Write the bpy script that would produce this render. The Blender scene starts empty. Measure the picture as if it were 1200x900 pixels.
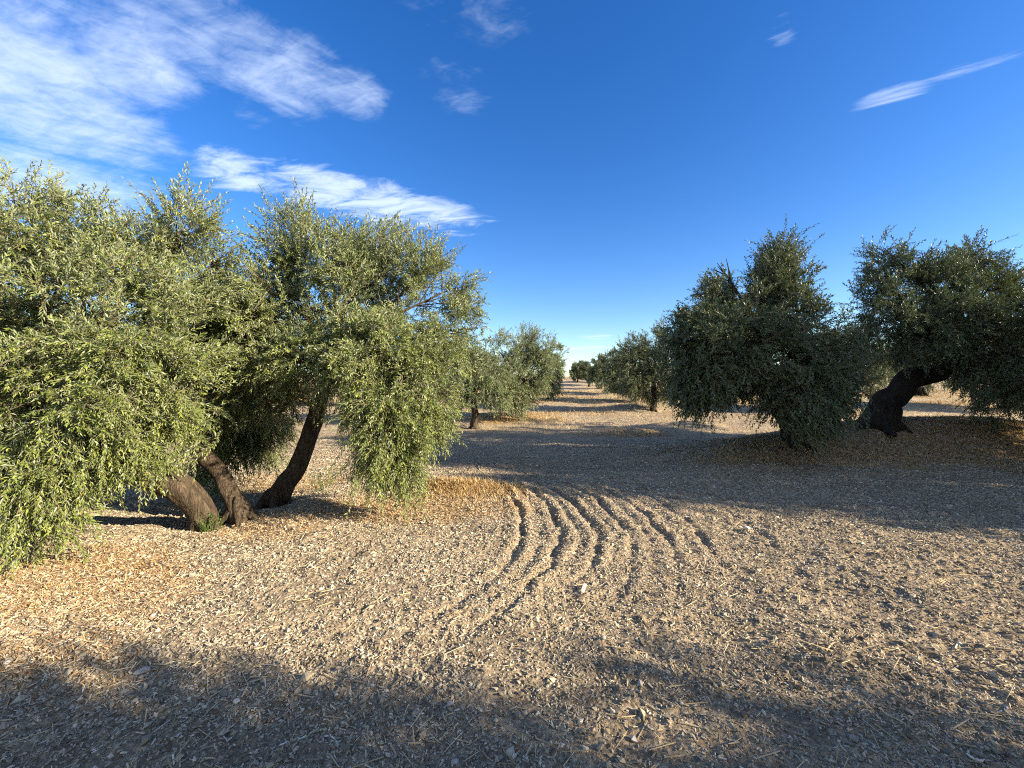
import bpy, math
import numpy as np

rng = np.random.default_rng(7)
F = 486.0                      # focal length of the photograph in its own pixels (1200 wide)
CAM_H = 1.6
scene = bpy.context.scene
COL = scene.collection

# ------------------------------------------------------------------ noise
def _h(ix, iy, iz, seed):
    ix = ix.astype(np.uint32); iy = iy.astype(np.uint32); iz = iz.astype(np.uint32)
    h = ix * np.uint32(374761393) + iy * np.uint32(668265263) + iz * np.uint32(2147483647) + np.uint32(seed * 974711 + 13)
    h = (h ^ (h >> np.uint32(13))) * np.uint32(1274126177)
    h = (h ^ (h >> np.uint32(16))) * np.uint32(2246822519)
    h ^= h >> np.uint32(15)
    return h.astype(np.float64) / 4294967295.0

def vnoise2(x, y, seed=0):
    x0 = np.floor(x); y0 = np.floor(y)
    fx = x - x0; fy = y - y0
    fx = fx * fx * fx * (fx * (fx * 6 - 15) + 10); fy = fy * fy * fy * (fy * (fy * 6 - 15) + 10)
    ix = (x0 + 100000).astype(np.int64); iy = (y0 + 100000).astype(np.int64); iz = np.zeros_like(ix)
    a = _h(ix, iy, iz, seed); b = _h(ix + 1, iy, iz, seed); c = _h(ix, iy + 1, iz, seed); d = _h(ix + 1, iy + 1, iz, seed)
    return ((a * (1 - fx) + b * fx) * (1 - fy) + (c * (1 - fx) + d * fx) * fy) * 2 - 1

def vnoise3(p, seed=0):
    f0 = np.floor(p); f = p - f0
    f = f * f * (3 - 2 * f); i = (f0 + 100000).astype(np.int64)
    r = 0
    for dx in (0, 1):
        for dy in (0, 1):
            for dz in (0, 1):
                w = (f[:, 0] if dx else 1 - f[:, 0]) * (f[:, 1] if dy else 1 - f[:, 1]) * (f[:, 2] if dz else 1 - f[:, 2])
                r = r + w * _h(i[:, 0] + dx, i[:, 1] + dy, i[:, 2] + dz, seed)
    return r * 2 - 1

def fbm2(x, y, seed=0, n=4, gain=0.5):
    s = 0; a = 1.0
    for k in range(n):
        ca, sa = math.cos(0.7 * k), math.sin(0.7 * k)
        s = s + a * vnoise2((x * ca - y * sa) * 2 ** k + 17.3 * k, (x * sa + y * ca) * 2 ** k - 9.1 * k, seed + k)
        a *= gain
    return s

def sstep(a, b, x):
    t = np.clip((x - a) / (b - a), 0, 1)
    return t * t * (3 - 2 * t)

# ------------------------------------------------------------------ terrain
PROF_Y = [-200, -8, 0, 8, 12, 14, 17, 20, 24, 32, 45, 60, 80, 100, 125, 150, 200, 400]
PROF_Z = [-1.5, 0, 0, 0.0, .01, .04, .20, .40, .60, .88, 1.15, 1.55, 2.25, 3.05, 4.1, 4.4, 3.2, -3]

def ground_px(px, py, z=0.0):
    """a point on the level soil near the camera, from where it is seen"""
    d = (CAM_H - z) * F / (py - 450.0)
    return ((px - 600) / F * d, d)

FURROWS = [
    [(548, 560), (577, 569), (597, 580), (608, 595), (612, 613), (612, 630), (606, 647), (592, 665), (574, 684), (530, 712), (480, 740), (420, 770)],
    [(585, 561), (613, 568), (635, 583), (650, 603), (658, 618), (658, 633), (652, 650), (640, 666), (618, 690), (585, 718), (540, 748), (480, 785)],
    [(610, 561), (640, 569), (663, 583), (680, 598), (695, 614), (702, 630), (700, 648), (688, 668), (668, 694), (640, 722)],
    [(640, 561), (668, 568), (695, 584), (715, 603), (731, 619), (740, 635), (742, 652), (736, 676), (722, 700), (700, 728)],
    [(672, 562), (715, 578), (753, 601), (775, 623), (790, 648), (796, 672), (792, 697), (780, 725)],
    [(730, 568), (777, 590), (810, 617), (833, 641), (850, 663), (862, 687), (862, 712), (855, 735)],
    [(800, 575), (850, 598), (890, 625), (925, 655), (950, 690), (965, 730), (975, 768)],
]
def resample(pts, n):
    P = np.array(pts, float)
    d = np.r_[0, np.cumsum(np.hypot(*np.diff(P, axis=0).T))]
    t = np.linspace(0, d[-1], n)
    Q = np.c_[np.interp(t, d, P[:, 0]), np.interp(t, d, P[:, 1])]
    k = np.array([1, 2, 3, 2, 1.]); k /= k.sum()
    for c in range(2):
        q = np.pad(Q[:, c], 2, mode='edge'); Q[:, c] = np.convolve(q, k, 'valid')
    return Q
FURR = [resample([ground_px(*p) for p in f], 40) for f in FURROWS]
FURR_AMP = [1.0, 1.0, 0.95, .85, .7, .6, .35]
for _a, _b, _m in list(zip(FURR[:-1], FURR[1:], FURR_AMP[:-1])):
    FURR.append((_a * .5 + _b * .5)); FURR_AMP.append(.2 * _m)

def furrow_height(x, y):
    out = np.zeros_like(x)
    m = (x > -4) & (x < 5.5) & (y > 1.8) & (y < 9)
    if not m.any(): return out
    xx = x[m]; yy = y[m]; res = np.zeros_like(xx)
    wob = 0.035 * vnoise2(xx * 3, yy * 3, 5) + 0.015 * vnoise2(xx * 9, yy * 9, 6)
    for L, amp in zip(FURR, FURR_AMP):
        best = np.full(xx.shape, 9.0); side = np.zeros_like(xx); tt = np.zeros_like(xx)
        n = len(L) - 1
        for i in range(n):
            ax, ay = L[i]; bx, by = L[i + 1]
            dx, dy = bx - ax, by - ay; l2 = dx * dx + dy * dy + 1e-9
            t = np.clip(((xx - ax) * dx + (yy - ay) * dy) / l2, 0, 1)
            ex = xx - ax - t * dx; ey = yy - ay - t * dy
            d = np.hypot(ex, ey); s = np.sign(dx * ey - dy * ex)
            k = d < best
            best = np.where(k, d, best); side = np.where(k, s, side); tt = np.where(k, (i + t) / n, tt)
        u = best * side + wob            # + on the outer (right hand) bank
        fade = sstep(0, .12, tt) * (1 - .75 * sstep(.50, .95, tt)) * (1 - sstep(.9, 1., tt)) * amp
        res += fade * (-0.038 * np.exp(-(u / 0.036) ** 2) + 0.024 * np.exp(-((u - 0.085) / 0.05) ** 2) + 0.014 * np.exp(-((u + 0.10) / 0.05) ** 2)) * (.8 + .5 * vnoise2(xx * 4, yy * 4, 7))
    out[m] = res
    return out

MOUNDS = [  # x, y, sx, sy, height : banks of soil round the trees
    (9.1, 9.6, 4.2, 1.3, .70), (5.4, 8.5, 1.5, .7, .33), (12.5, 10.4, 3.5, 1.8, .3),
    (-0.4, 17.0, 2.4, .9, .16), (-3.4, 5.2, 1.3, .7, .07), (-.95, 6.3, .8, .26, .15),
    (6.6, 20.5, 2.2, 1.0, .35), (3.7, 13.6, 1.2, .45, .16), (6.0, 14.2, 1.6, .5, .28), (2.6, 26.5, 2.2, 1.0, .2), (7.4, 29, 2.0, 1.0, .3),
]
def H0(x, y):
    x = np.asarray(x, float); y = np.asarray(y, float)
    z = np.interp(y, PROF_Y, PROF_Z)
    for (mx, my, sx, sy, h) in MOUNDS:
        z = z + h * np.exp(-((x - mx) / sx) ** 2 - ((y - my) / sy) ** 2)
    far = sstep(7, 25, y)
    z = z + far * 0.10 * fbm2(x * .16, y * .35, 31, 3) + sstep(60, 140, y) * .5 * vnoise2(x * .02, y * .02, 33)
    z = z + sstep(16, 20, y) * (1 - sstep(70, 110, y)) * .17 * np.sin(y * 2 * math.pi / 7.5 + x * .16 + 1.2 * vnoise2(x * .12, y * .1, 35)) * (.7 + .5 * vnoise2(x * .2, y * .1, 36)) * np.clip(y / 30, .6, 1.6)
    # step at the left behind the first tree: the track lies lower than the litter bank
    z = z - 0.10 * sstep(-2.5, -3.4, x) * sstep(4.35, 4.75, y + .16 * (x + 3.5)) * (1 - sstep(7, 9, y))
    return z

def litter_mask(x, y):
    """where dry grass and fallen leaves cover the soil"""
    n = fbm2(x * 1.1, y * 1.1, 51, 4)
    m = np.zeros_like(x)
    def blob(cx, cy, rx, ry, s=1.0, ang=0):
        c, si = math.cos(ang), math.sin(ang)
        dx = x - cx; dy = y - cy
        u = (dx * c + dy * si) / rx; v = (-dx * si + dy * c) / ry
        return s * (1 - sstep(.45, 1.25, np.sqrt(u * u + v * v) + .28 * n))
    for b in [(-3.9, 3.35, 1.8, .75, 1.0, -.25), (-1.3, 5.3, 1.25, .8, .95), (-.85, 6.25, .95, .42, 1.0), (-2.6, 4.6, .8, .5, .45),
              (-3.2, 2.4, 1.3, .5, .55), (9.4, 8.7, 5.0, 1.2, 1.0), (5.6, 8.1, 1.9, .6, .9), (-.2, 16.3, 2.4, .8, 1.0), (3.4, 12.9, 1.6, .6, .7), (13.5, 9.0, 4, 1.8, .9),
              (2.2, 18.5, 3.0, 1.2, .45), (4.0, 24, 3.5, 1.5, .6), (5.5, 32, 5, 2, .6), (2.6, 26, 2, 1, .9), (-4.2, 7.0, 1.5, .6, .5)]:
        m = np.maximum(m, blob(*b))
    far = sstep(14, 30, y) * np.clip(.35 + .55 * fbm2(x * .22, y * .45, 57, 3), 0, 1)
    return np.clip(np.maximum(m, far), 0, 1)

def ground_z(x, y, fine=True):
    x = np.asarray(x, float); y = np.asarray(y, float)
    z = H0(x, y) + furrow_height(x, y)
    z = z + .018 * fbm2(x * 1.6, y * 1.6, 3, 3)
    # harrow lines running across the alley
    w = sstep(6.0, 8.0, y) * (1 - sstep(40, 80, y))
    ph = (y + .12 * x + .22 * vnoise2(x * .5, y * .5, 8)) * 2 * math.pi / .42
    z = z + w * .034 * np.sin(ph) * (.5 + .5 * vnoise2(x * .6, y * 1.2, 9))
    # diagonal combing of the near soil
    w2 = sstep(.2, 2.5, x) * (1 - w)
    ph = (y * .82 + x * .57 + .3 * vnoise2(x * .7, y * .7, 18)) * 2 * math.pi / .27
    z = z + w2 * .008 * np.sin(ph)
    if fine:
        nf = 1 - sstep(14, 40, y)
        a = .75 + .35 * vnoise2(x * 1.3, y * 1.3, 61)
        z = z + nf * a * (.010 * (1 - np.abs(vnoise2(x * 8.5, y * 8.5, 11)) * 1.9) + .010 * (1 - 2 * np.abs(vnoise2(x * 17 + 3, y * 17, 12))) + .008 * vnoise2(x * 34, y * 34, 13)) * .8
        lump = vnoise2(x * 5.2 + 7, y * 5.2, 14)
        z = z + nf * .010 * sstep(.35, .75, lump)
    return z

# ------------------------------------------------------------------ mesh helpers
def make_mesh(name, V, faces, mats, attrs=None, smooth=False, mat_idx=None):
    """faces: list of (M,k) index arrays"""
    V = np.asarray(V, np.float32)
    me = bpy.data.meshes.new(name)
    me.vertices.add(len(V)); me.vertices.foreach_set('co', V.ravel())
    loops = np.concatenate([f.ravel() for f in faces]).astype(np.int32)
    tot = np.concatenate([np.full(len(f), f.shape[1], np.int32) for f in faces])
    start = np.r_[0, np.cumsum(tot)[:-1]].astype(np.int32)
    me.loops.add(len(loops)); me.loops.foreach_set('vertex_index', loops)
    me.polygons.add(len(tot)); me.polygons.foreach_set('loop_start', start)
    if mat_idx is not None: me.polygons.foreach_set('material_index', np.asarray(mat_idx, np.int32))
    me.polygons.foreach_set('use_smooth', np.full(len(tot), smooth, bool))
    for m in (mats if isinstance(mats, (list, tuple)) else [mats]): me.materials.append(m)
    for k, a in (attrs or {}).items():
        at = me.attributes.new(k, 'FLOAT', 'POINT'); at.data.foreach_set('value', np.asarray(a, np.float32))
    me.update(calc_edges=True)
    return me

def link(name, me, parent=None, loc=(0, 0, 0)):
    o = bpy.data.objects.new(name, me); COL.objects.link(o); o.location = loc
    if parent: o.parent = parent
    return o

def tag(o, label=None, cat=None, group=None, kind=None):
    if label: o['label'] = label
    if cat: o['category'] = cat
    if group: o['group'] = group
    if kind: o['kind'] = kind
    return o

def thing(name, loc, label, cat, group=None):
    return tag(link(name, None, None, loc), label, cat, group)

def P(px, py, d):
    return np.array([(px - 600) / F * d, d, CAM_H + (450 - py) / F * d])

def norm(a): return a / (np.linalg.norm(a, axis=-1, keepdims=True) + 1e-9)

# ------------------------------------------------------------------ materials
def new_mat(name):
    m = bpy.data.materials.new(name); m.use_nodes = True
    nt = m.node_tree; nt.nodes.clear()
    return m, nt, nt.nodes, nt.links

def N(nt, t, **kw):
    n = nt.nodes.new(t)
    for k, v in kw.items():
        if k.startswith('i_'):
            key = k[2:]; key = int(key) if key.isdigit() else key.replace('_', ' ')
            n.inputs[key].default_value = v
        else: setattr(n, k, v)
    return n

def ramp(nt, stops, src=None, interp='LINEAR'):
    r = nt.nodes.new('ShaderNodeValToRGB'); r.color_ramp.interpolation = interp
    els = r.color_ramp.elements
    while len(els) < len(stops): els.new(.5)
    for e, (p, c) in zip(els, stops): e.position = p; e.color = (*c, 1) if len(c) == 3 else c
    if src: nt.links.new(src, r.inputs[0])
    return r

def mixc(nt, fac, a, b, mode='MIX'):
    m = nt.nodes.new('ShaderNodeMix'); m.data_type = 'RGBA'; m.blend_type = mode
    for sock, v in ((m.inputs['Factor'], fac), (m.inputs['A'], a), (m.inputs['B'], b)):
        if hasattr(v, 'links'): nt.links.new(v, sock)
        elif isinstance(v, (int, float)): sock.default_value = v
        else: sock.default_value = (*v, 1)
    return m.outputs['Result']

def mth(nt, op, a, b=None, clamp=False):
    m = nt.nodes.new('ShaderNodeMath'); m.operation = op; m.use_clamp = clamp
    for i, v in enumerate((a, b)):
        if v is None: continue
        if hasattr(v, 'links'): nt.links.new(v, m.inputs[i])
        else: m.inputs[i].default_value = v
    return m.outputs[0]

def leaf_mat(name, top, top2, under, transl, spec=.35, trc=(.22, .30, .05)):
    m, nt, nd, ln = new_mat(name)
    at = N(nt, 'ShaderNodeAttribute', attribute_name='rnd')
    geo = N(nt, 'ShaderNodeNewGeometry')
    up = ramp(nt, [(0, top), (.55, tuple((a + b) / 2 for a, b in zip(top, top2))), (.93, top2), (1.0, (.30, .22, .07))], at.outputs['Fac'])
    un = mixc(nt, at.outputs['Fac'], under, tuple(u * .7 for u in under))
    col = mixc(nt, geo.outputs['Backfacing'], up.outputs[0], un)
    b = N(nt, 'ShaderNodeBsdfPrincipled'); b.inputs['Roughness'].default_value = .42
    b.inputs['Specular IOR Level'].default_value = spec
    ln.new(col, b.inputs['Base Color'])
    tr = N(nt, 'ShaderNodeBsdfTranslucent'); ln.new(mixc(nt, at.outputs['Fac'], trc, tuple(c * .6 for c in trc)), tr.inputs[0])
    mx = N(nt, 'ShaderNodeMixShader', i_0=transl)
    ln.new(b.outputs[0], mx.inputs[1]); ln.new(tr.outputs[0], mx.inputs[2])
    o = N(nt, 'ShaderNodeOutputMaterial'); ln.new(mx.outputs[0], o.inputs[0])
    return m

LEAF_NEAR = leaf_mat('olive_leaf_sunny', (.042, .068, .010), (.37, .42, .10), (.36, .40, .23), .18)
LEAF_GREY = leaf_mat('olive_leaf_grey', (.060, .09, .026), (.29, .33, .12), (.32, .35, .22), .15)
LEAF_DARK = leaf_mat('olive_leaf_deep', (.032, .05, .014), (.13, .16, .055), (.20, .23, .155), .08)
WEED = leaf_mat('weed_leaf', (.08, .13, .025), (.17, .23, .06), (.2, .3, .1), .25)

def bark_mat(name='olive_bark', k=1.0):
    m, nt, nd, ln = new_mat(name)
    tc = N(nt, 'ShaderNodeTexCoord')
    mp = N(nt, 'ShaderNodeMapping'); mp.inputs['Scale'].default_value = (13, 13, 3.2); ln.new(tc.outputs['Object'], mp.inputs[0])
    n1 = N(nt, 'ShaderNodeTexNoise', i_Scale=1.6, i_Detail=9.0, i_Roughness=.68, i_Distortion=.8); ln.new(mp.outputs[0], n1.inputs['Vector'])
    n2 = N(nt, 'ShaderNodeTexVoronoi', i_Scale=3.2, feature='DISTANCE_TO_EDGE'); wv = mixc(nt, .35, mp.outputs[0], n1.outputs['Color'], 'ADD'); ln.new(wv, n2.inputs['Vector'])
    r = ramp(nt, [(.28, (.035 * k, .026 * k, .018 * k)), (.5, (.11 * k, .08 * k, .052 * k)), (.75, (.24 * k, .185 * k, .12 * k))], n1.outputs['Fac'])
    cr = ramp(nt, [(0, (.62, .62, .62)), (.10, (1, 1, 1))], n2.outputs['Distance'])
    col = mixc(nt, 1.0, r.outputs[0], cr.outputs[0], 'MULTIPLY')
    hgt = mth(nt, 'ADD', n1.outputs['Fac'], mth(nt, 'MULTIPLY', n2.outputs['Distance'], .5))
    bp = N(nt, 'ShaderNodeBump', i_Strength=1.0, i_Distance=.03); ln.new(hgt, bp.inputs['Height'])
    b = N(nt, 'ShaderNodeBsdfPrincipled'); b.inputs['Roughness'].default_value = .95; b.inputs['Specular IOR Level'].default_value = .15
    ln.new(col, b.inputs['Base Color']); ln.new(bp.outputs[0], b.inputs['Normal'])
    o = N(nt, 'ShaderNodeOutputMaterial'); ln.new(b.outputs[0], o.inputs[0])
    return m
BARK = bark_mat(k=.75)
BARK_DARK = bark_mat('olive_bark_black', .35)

def simple_attr_mat(name, stops, rough=.9, transl=0, noise=None, interp='LINEAR'):
    m, nt, nd, ln = new_mat(name)
    at = N(nt, 'ShaderNodeAttribute', attribute_name='rnd')
    r = ramp(nt, stops, at.outputs['Fac'], interp)
    col = r.outputs[0]
    if noise:
        tc = N(nt, 'ShaderNodeTexCoord')
        n = N(nt, 'ShaderNodeTexNoise', i_Scale=noise, i_Detail=4.0); ln.new(tc.outputs['Object'], n.inputs['Vector'])
        rr = ramp(nt, [(.3, (.65, .65, .65)), (.7, (1.15, 1.15, 1.15))], n.outputs['Fac'])
        col = mixc(nt, 1.0, col, rr.outputs[0], 'MULTIPLY')
    b = N(nt, 'ShaderNodeBsdfPrincipled'); b.inputs['Roughness'].default_value = rough; b.inputs['Specular IOR Level'].default_value = .15
    ln.new(col, b.inputs['Base Color'])
    o = N(nt, 'ShaderNodeOutputMaterial')
    if transl:
        tr = N(nt, 'ShaderNodeBsdfTranslucent'); ln.new(col, tr.inputs[0])
        mx = N(nt, 'ShaderNodeMixShader', i_0=transl); ln.new(b.outputs[0], mx.inputs[1]); ln.new(tr.outputs[0], mx.inputs[2])
        ln.new(mx.outputs[0], o.inputs[0])
    else: ln.new(b.outputs[0], o.inputs[0])
    return m
CHIP = simple_attr_mat('soil_chip', [(0, (.10, .078, .05)), (.3, (.25, .20, .135)), (.75, (.46, .39, .27)), (.95, (.65, .57, .42)), (1, (.74, .67, .53))])
STRAW = simple_attr_mat('straw', [(0, (.30, .21, .10)), (.5, (.50, .38, .21)), (1, (.66, .55, .35))])
DRYGRASS = simple_attr_mat('dry_grass', [(0, (.30, .16, .055)), (.4, (.52, .35, .14)), (.8, (.68, .50, .24)), (1, (.75, .60, .33))], transl=.25)
LITTER = simple_attr_mat('leaf_litter', [(0, (.13, .075, .038)), (.45, (.35, .21, .10)), (.85, (.53, .38, .20)), (1, (.64, .53, .34))])
STONE = simple_attr_mat('pale_stone', [(0, (.26, .22, .175)), (1, (.60, .54, .45))], noise=60)
WOODCHIP = simple_attr_mat('split_wood', [(0, (.5, .42, .3)), (1, (.75, .66, .52))], noise=90)
TWIG = simple_attr_mat('twig_bark', [(0, (.10, .08, .05)), (1, (.22, .18, .12))])

def ground_mat():
    m, nt, nd, ln = new_mat('dry_soil')
    tc = N(nt, 'ShaderNodeTexCoord'); P_ = tc.outputs['Object']
    def noise(s, d=4.0, r=.6, vec=P_):
        n = N(nt, 'ShaderNodeTexNoise', i_Scale=s, i_Detail=d, i_Roughness=r); ln.new(vec, n.inputs['Vector']); return n.outputs['Fac']
    fine = noise(38.0, 6.0, .7); mid = noise(3.2, 5.0); big = noise(.45, 3.0)
    v = N(nt, 'ShaderNodeTexVoronoi', i_Scale=42.0); ln.new(P_, v.inputs['Vector'])
    v2 = N(nt, 'ShaderNodeTexVoronoi', i_Scale=17.0); ln.new(P_, v2.inputs['Vector'])
    base = ramp(nt, [(.3, (.12, .095, .065)), (.47, (.26, .21, .145)), (.6, (.39, .325, .225)), (.75, (.55, .47, .335))], fine).outputs[0]
    cell = mixc(nt, .45, (1, 1, 1), ramp(nt, [(0, (.55, .52, .5)), (.5, (1, .98, .95)), (1, (1.35, 1.3, 1.25))], N_sep(nt, v.outputs['Color'])).outputs[0])
    base = mixc(nt, 1.0, base, cell, 'MULTIPLY')
    base = mixc(nt, 1.0, base, ramp(nt, [(.3, (.80, .78, .77)), (.65, (1.12, 1.1, 1.06))], mid).outputs[0], 'MULTIPLY')
    base = mixc(nt, 1.0, base, ramp(nt, [(.35, (.92, .92, .93)), (.65, (1.08, 1.05, .99))], big).outputs[0], 'MULTIPLY')
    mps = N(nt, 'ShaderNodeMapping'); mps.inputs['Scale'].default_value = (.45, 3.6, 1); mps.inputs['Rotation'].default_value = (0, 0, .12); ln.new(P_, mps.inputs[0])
    base = mixc(nt, 1.0, base, ramp(nt, [(.35, (.80, .79, .78)), (.5, (1, 1, 1)), (.68, (1.28, 1.25, 1.2))], noise(1.0, 5.0, .65, mps.outputs[0])).outputs[0], 'MULTIPLY')  # stripes of sunlight across the field, painted into the soil colour
    # straw-coloured cover where dry grass grows
    at = N(nt, 'ShaderNodeAttribute', attribute_name='litter')
    lit = ramp(nt, [(.3, (.16, .085, .03)), (.5, (.37, .225, .09)), (.7, (.58, .40, .18))], fine).outputs[0]
    fac = mth(nt, 'MULTIPLY', at.outputs['Fac'], ramp(nt, [(.35, (.35,) * 3), (.6, (1,) * 3)], mid).outputs[0], True)
    col = mixc(nt, mth(nt, 'MULTIPLY', fac, .75), base, lit)
    # far straw field: warm pale stubble
    ft = N(nt, 'ShaderNodeAttribute', attribute_name='far')
    mp = N(nt, 'ShaderNodeMapping'); mp.inputs['Scale'].default_value = (.35, 1.4, 1); ln.new(P_, mp.inputs[0])
    fn = noise(1.0, 6.0, .65, mp.outputs[0])
    farc = ramp(nt, [(.33, (.36, .26, .155)), (.5, (.52, .40, .24)), (.68, (.64, .51, .33))], fn).outputs[0]
    col = mixc(nt, mth(nt, 'MULTIPLY', ft.outputs['Fac'], .65), col, farc)
    h = mth(nt, 'ADD', mth(nt, 'MULTIPLY', fine, 1.0), mth(nt, 'MULTIPLY', v2.outputs['Distance'], -.8))
    h = mth(nt, 'ADD', h, mth(nt, 'MULTIPLY', v.outputs['Distance'], -.6))
    bp = N(nt, 'ShaderNodeBump', i_Strength=.9, i_Distance=.02); ln.new(h, bp.inputs['Height'])
    # coarse clods for the distance, where the mesh is sparse
    h2 = noise(5.0, 8.0, .7)
    bp2 = N(nt, 'ShaderNodeBump', i_Distance=.16); ln.new(h2, bp2.inputs['Height']); ln.new(bp.outputs[0], bp2.inputs['Normal'])
    ln.new(ft.outputs['Fac'], bp2.inputs['Strength'])
    b = N(nt, 'ShaderNodeBsdfPrincipled'); b.inputs['Roughness'].default_value = .95; b.inputs['Specular IOR Level'].default_value = .1
    ln.new(col, b.inputs['Base Color']); ln.new(bp2.outputs[0], b.inputs['Normal'])
    o = N(nt, 'ShaderNodeOutputMaterial'); ln.new(b.outputs[0], o.inputs[0])
    return m
def N_sep(nt, c):
    s = nt.nodes.new('ShaderNodeSeparateColor'); nt.links.new(c, s.inputs[0]); return s.outputs[0]

# ------------------------------------------------------------------ ground sheet
def axis(breaks):
    """breaks: list of (value, spacing); spacing interpolated between values"""
    out = [breaks[0][0]]
    vs = [b[0] for b in breaks]; ss = [b[1] for b in breaks]
    while out[-1] < vs[-1]: out.append(out[-1] + np.interp(out[-1], vs, ss))
    return np.array(out)
ys = axis([(-120, 20), (-14, 1.2), (-2, .5), (.6, .06), (1.3, .014), (4.5, .014), (7, .024), (10, .045), (18, .12), (35, .35), (80, 1.2), (200, 6), (420, 25)])
xs = axis([(-320, 22), (-60, 3), (-25, .7), (-12, .15), (-8, .035), (-4, .017), (4, .017), (8, .035), (12, .12), (25, .6), (60, 3), (320, 22)])
X, Y = np.meshgrid(xs, ys)
Xf, Yf = X.ravel(), Y.ravel()
Z = ground_z(Xf, Yf)
nx, ny = len(xs), len(ys)
idx = np.arange(nx * ny).reshape(ny, nx)
quads = np.stack([idx[:-1, :-1], idx[:-1, 1:], idx[1:, 1:], idx[1:, :-1]], -1).reshape(-1, 4)
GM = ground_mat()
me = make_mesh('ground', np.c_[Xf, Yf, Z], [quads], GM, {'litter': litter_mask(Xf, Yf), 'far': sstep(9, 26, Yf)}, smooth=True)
ground = tag(link('ground', me), kind='structure')
print('ground', nx, ny)

# ------------------------------------------------------------------ scattered cover
def rot_mats(n, tilt, yaw=None):
    yaw = rng.uniform(0, 2 * np.pi, n) if yaw is None else yaw
    t = rng.normal(0, tilt, n); r = rng.normal(0, tilt, n)
    cz, sz = np.cos(yaw), np.sin(yaw); ct, st = np.cos(t), np.sin(t); cr, sr = np.cos(r), np.sin(r)
    Rz = np.zeros((n, 3, 3)); Rz[:, 0, 0] = cz; Rz[:, 0, 1] = -sz; Rz[:, 1, 0] = sz; Rz[:, 1, 1] = cz; Rz[:, 2, 2] = 1
    Ry = np.zeros((n, 3, 3)); Ry[:, 0, 0] = ct; Ry[:, 0, 2] = st; Ry[:, 2, 0] = -st; Ry[:, 2, 2] = ct; Ry[:, 1, 1] = 1
    Rx = np.zeros((n, 3, 3)); Rx[:, 1, 1] = cr; Rx[:, 1, 2] = -sr; Rx[:, 2, 1] = sr; Rx[:, 2, 2] = cr; Rx[:, 0, 0] = 1
    return Rz @ Ry @ Rx

def patchy(x, y, lo=.25, seed=71):
    v = fbm2(x * 1.3, y * 1.3, seed, 4) + .35 * vnoise2(x * 6, y * 6, seed + 9)
    return rng.uniform(0, 1, len(x)) < lo + (1 - lo) * sstep(-.75, .45, v)

def scatter_xy(n, y0, y1, pw=1.0, xmax=1.42):
    """positions on the near field, denser close to where one stands"""
    u = rng.uniform(0, 1, n)
    y = (y0 ** pw + u * (y1 ** pw - y0 ** pw)) ** (1 / pw)
    x = rng.uniform(-1, 1, n) * (xmax * y + 1.0)
    return x, y

OCT = np.array([[1, 0, 0], [-1, 0, 0], [0, 1, 0], [0, -1, 0], [0, 0, 1], [0, 0, -1.]])
OCF = np.array([[0, 2, 4], [2, 1, 4], [1, 3, 4], [3, 0, 4], [2, 0, 5], [1, 2, 5], [3, 1, 5], [0, 3, 5]])
BOX = np.array([[x, y, z] for z in (-1, 1) for y in (-1, 1) for x in (-1, 1)], float)
BXF = np.array([[0, 2, 3, 1], [4, 5, 7, 6], [0, 1, 5, 4], [2, 6, 7, 3], [1, 3, 7, 5], [0, 4, 6, 2]])
def pieces(x, y, size, base, faces, tilt, jit, lift, mat, name, rnd=None, yaw=None):
    n = len(x)
    V = base[None] * (1 + rng.uniform(-jit, jit, (n, len(base), 3))) * size[:, None, :]
    V = np.einsum('nij,nkj->nki', rot_mats(n, tilt, yaw), V)
    z = ground_z(x, y) + lift * size[:, 2]
    V += np.stack([x, y, z], -1)[:, None, :]
    fc = (faces[None] + (np.arange(n) * len(base))[:, None, None]).reshape(-1, faces.shape[1])
    r = rng.uniform(0, 1, n) if rnd is None else rnd
    return make_mesh(name, V.reshape(-1, 3), [fc], mat, {'rnd': np.repeat(r, len(base))})

# crumbs of soil
n = 210000
x, y = scatter_xy(n, 1.25, 11, .9); _k = patchy(x, y, .35); x, y = x[_k], y[_k]; n = len(x)
s = rng.lognormal(math.log(.0052), .5, n) * (0.75 + .10 * y)
s = np.minimum(s, .022)
sz = np.c_[s * rng.uniform(.8, 1.6, n), s * rng.uniform(.7, 1.2, n), s * rng.uniform(.5, .9, n)]
tag(link('soil_clods', pieces(x, y, sz, OCT, OCF, .5, .3, .35, CHIP, 'soil_clods', rng.beta(2.2, 2.2, n))), 'loose crumbs and clods of pale dry soil scattered over the orchard floor', 'soil', kind='stuff')
# bigger clods, in patches
n = 5000
x, y = scatter_xy(n, 1.25, 10, .9); _k = patchy(x, y, .0, 83); x, y = x[_k], y[_k]; n = len(x)
s = rng.lognormal(math.log(.0105), .35, n); s = np.minimum(s, .034)
sz = np.c_[s * rng.uniform(.9, 1.5, n), s, s * rng.uniform(.5, .9, n)]
tag(link('soil_lumps', pieces(x, y, sz, OCT, OCF, .5, .35, .3, CHIP, 'soil_lumps', rng.uniform(.15, .7, n))), 'larger lumps of dry soil lying in patches on the orchard floor', 'soil', kind='stuff')
# chopped prunings
n = 210000
x, y = scatter_xy(n, 1.25, 12, .9); _k = patchy(x, y, .2, 77); x, y = x[_k], y[_k]; n = len(x)
k = .8 + .09 * y
L = rng.lognormal(math.log(.0066), .55, n) * k; L = np.minimum(L, .034)
w = rng.uniform(.0013, .0034, n) * k
sz = np.c_[L, w, w * rng.uniform(.4, .9, n)]
tag(link('wood_chips', pieces(x, y, sz, BOX, BXF, .35, .3, 1.6, CHIP, 'wood_chips', np.clip(rng.beta(2.6, 1.6, n), 0, 1))), 'chopped olive prunings lying thick on the tilled soil', 'wood chips', kind='stuff')
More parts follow.
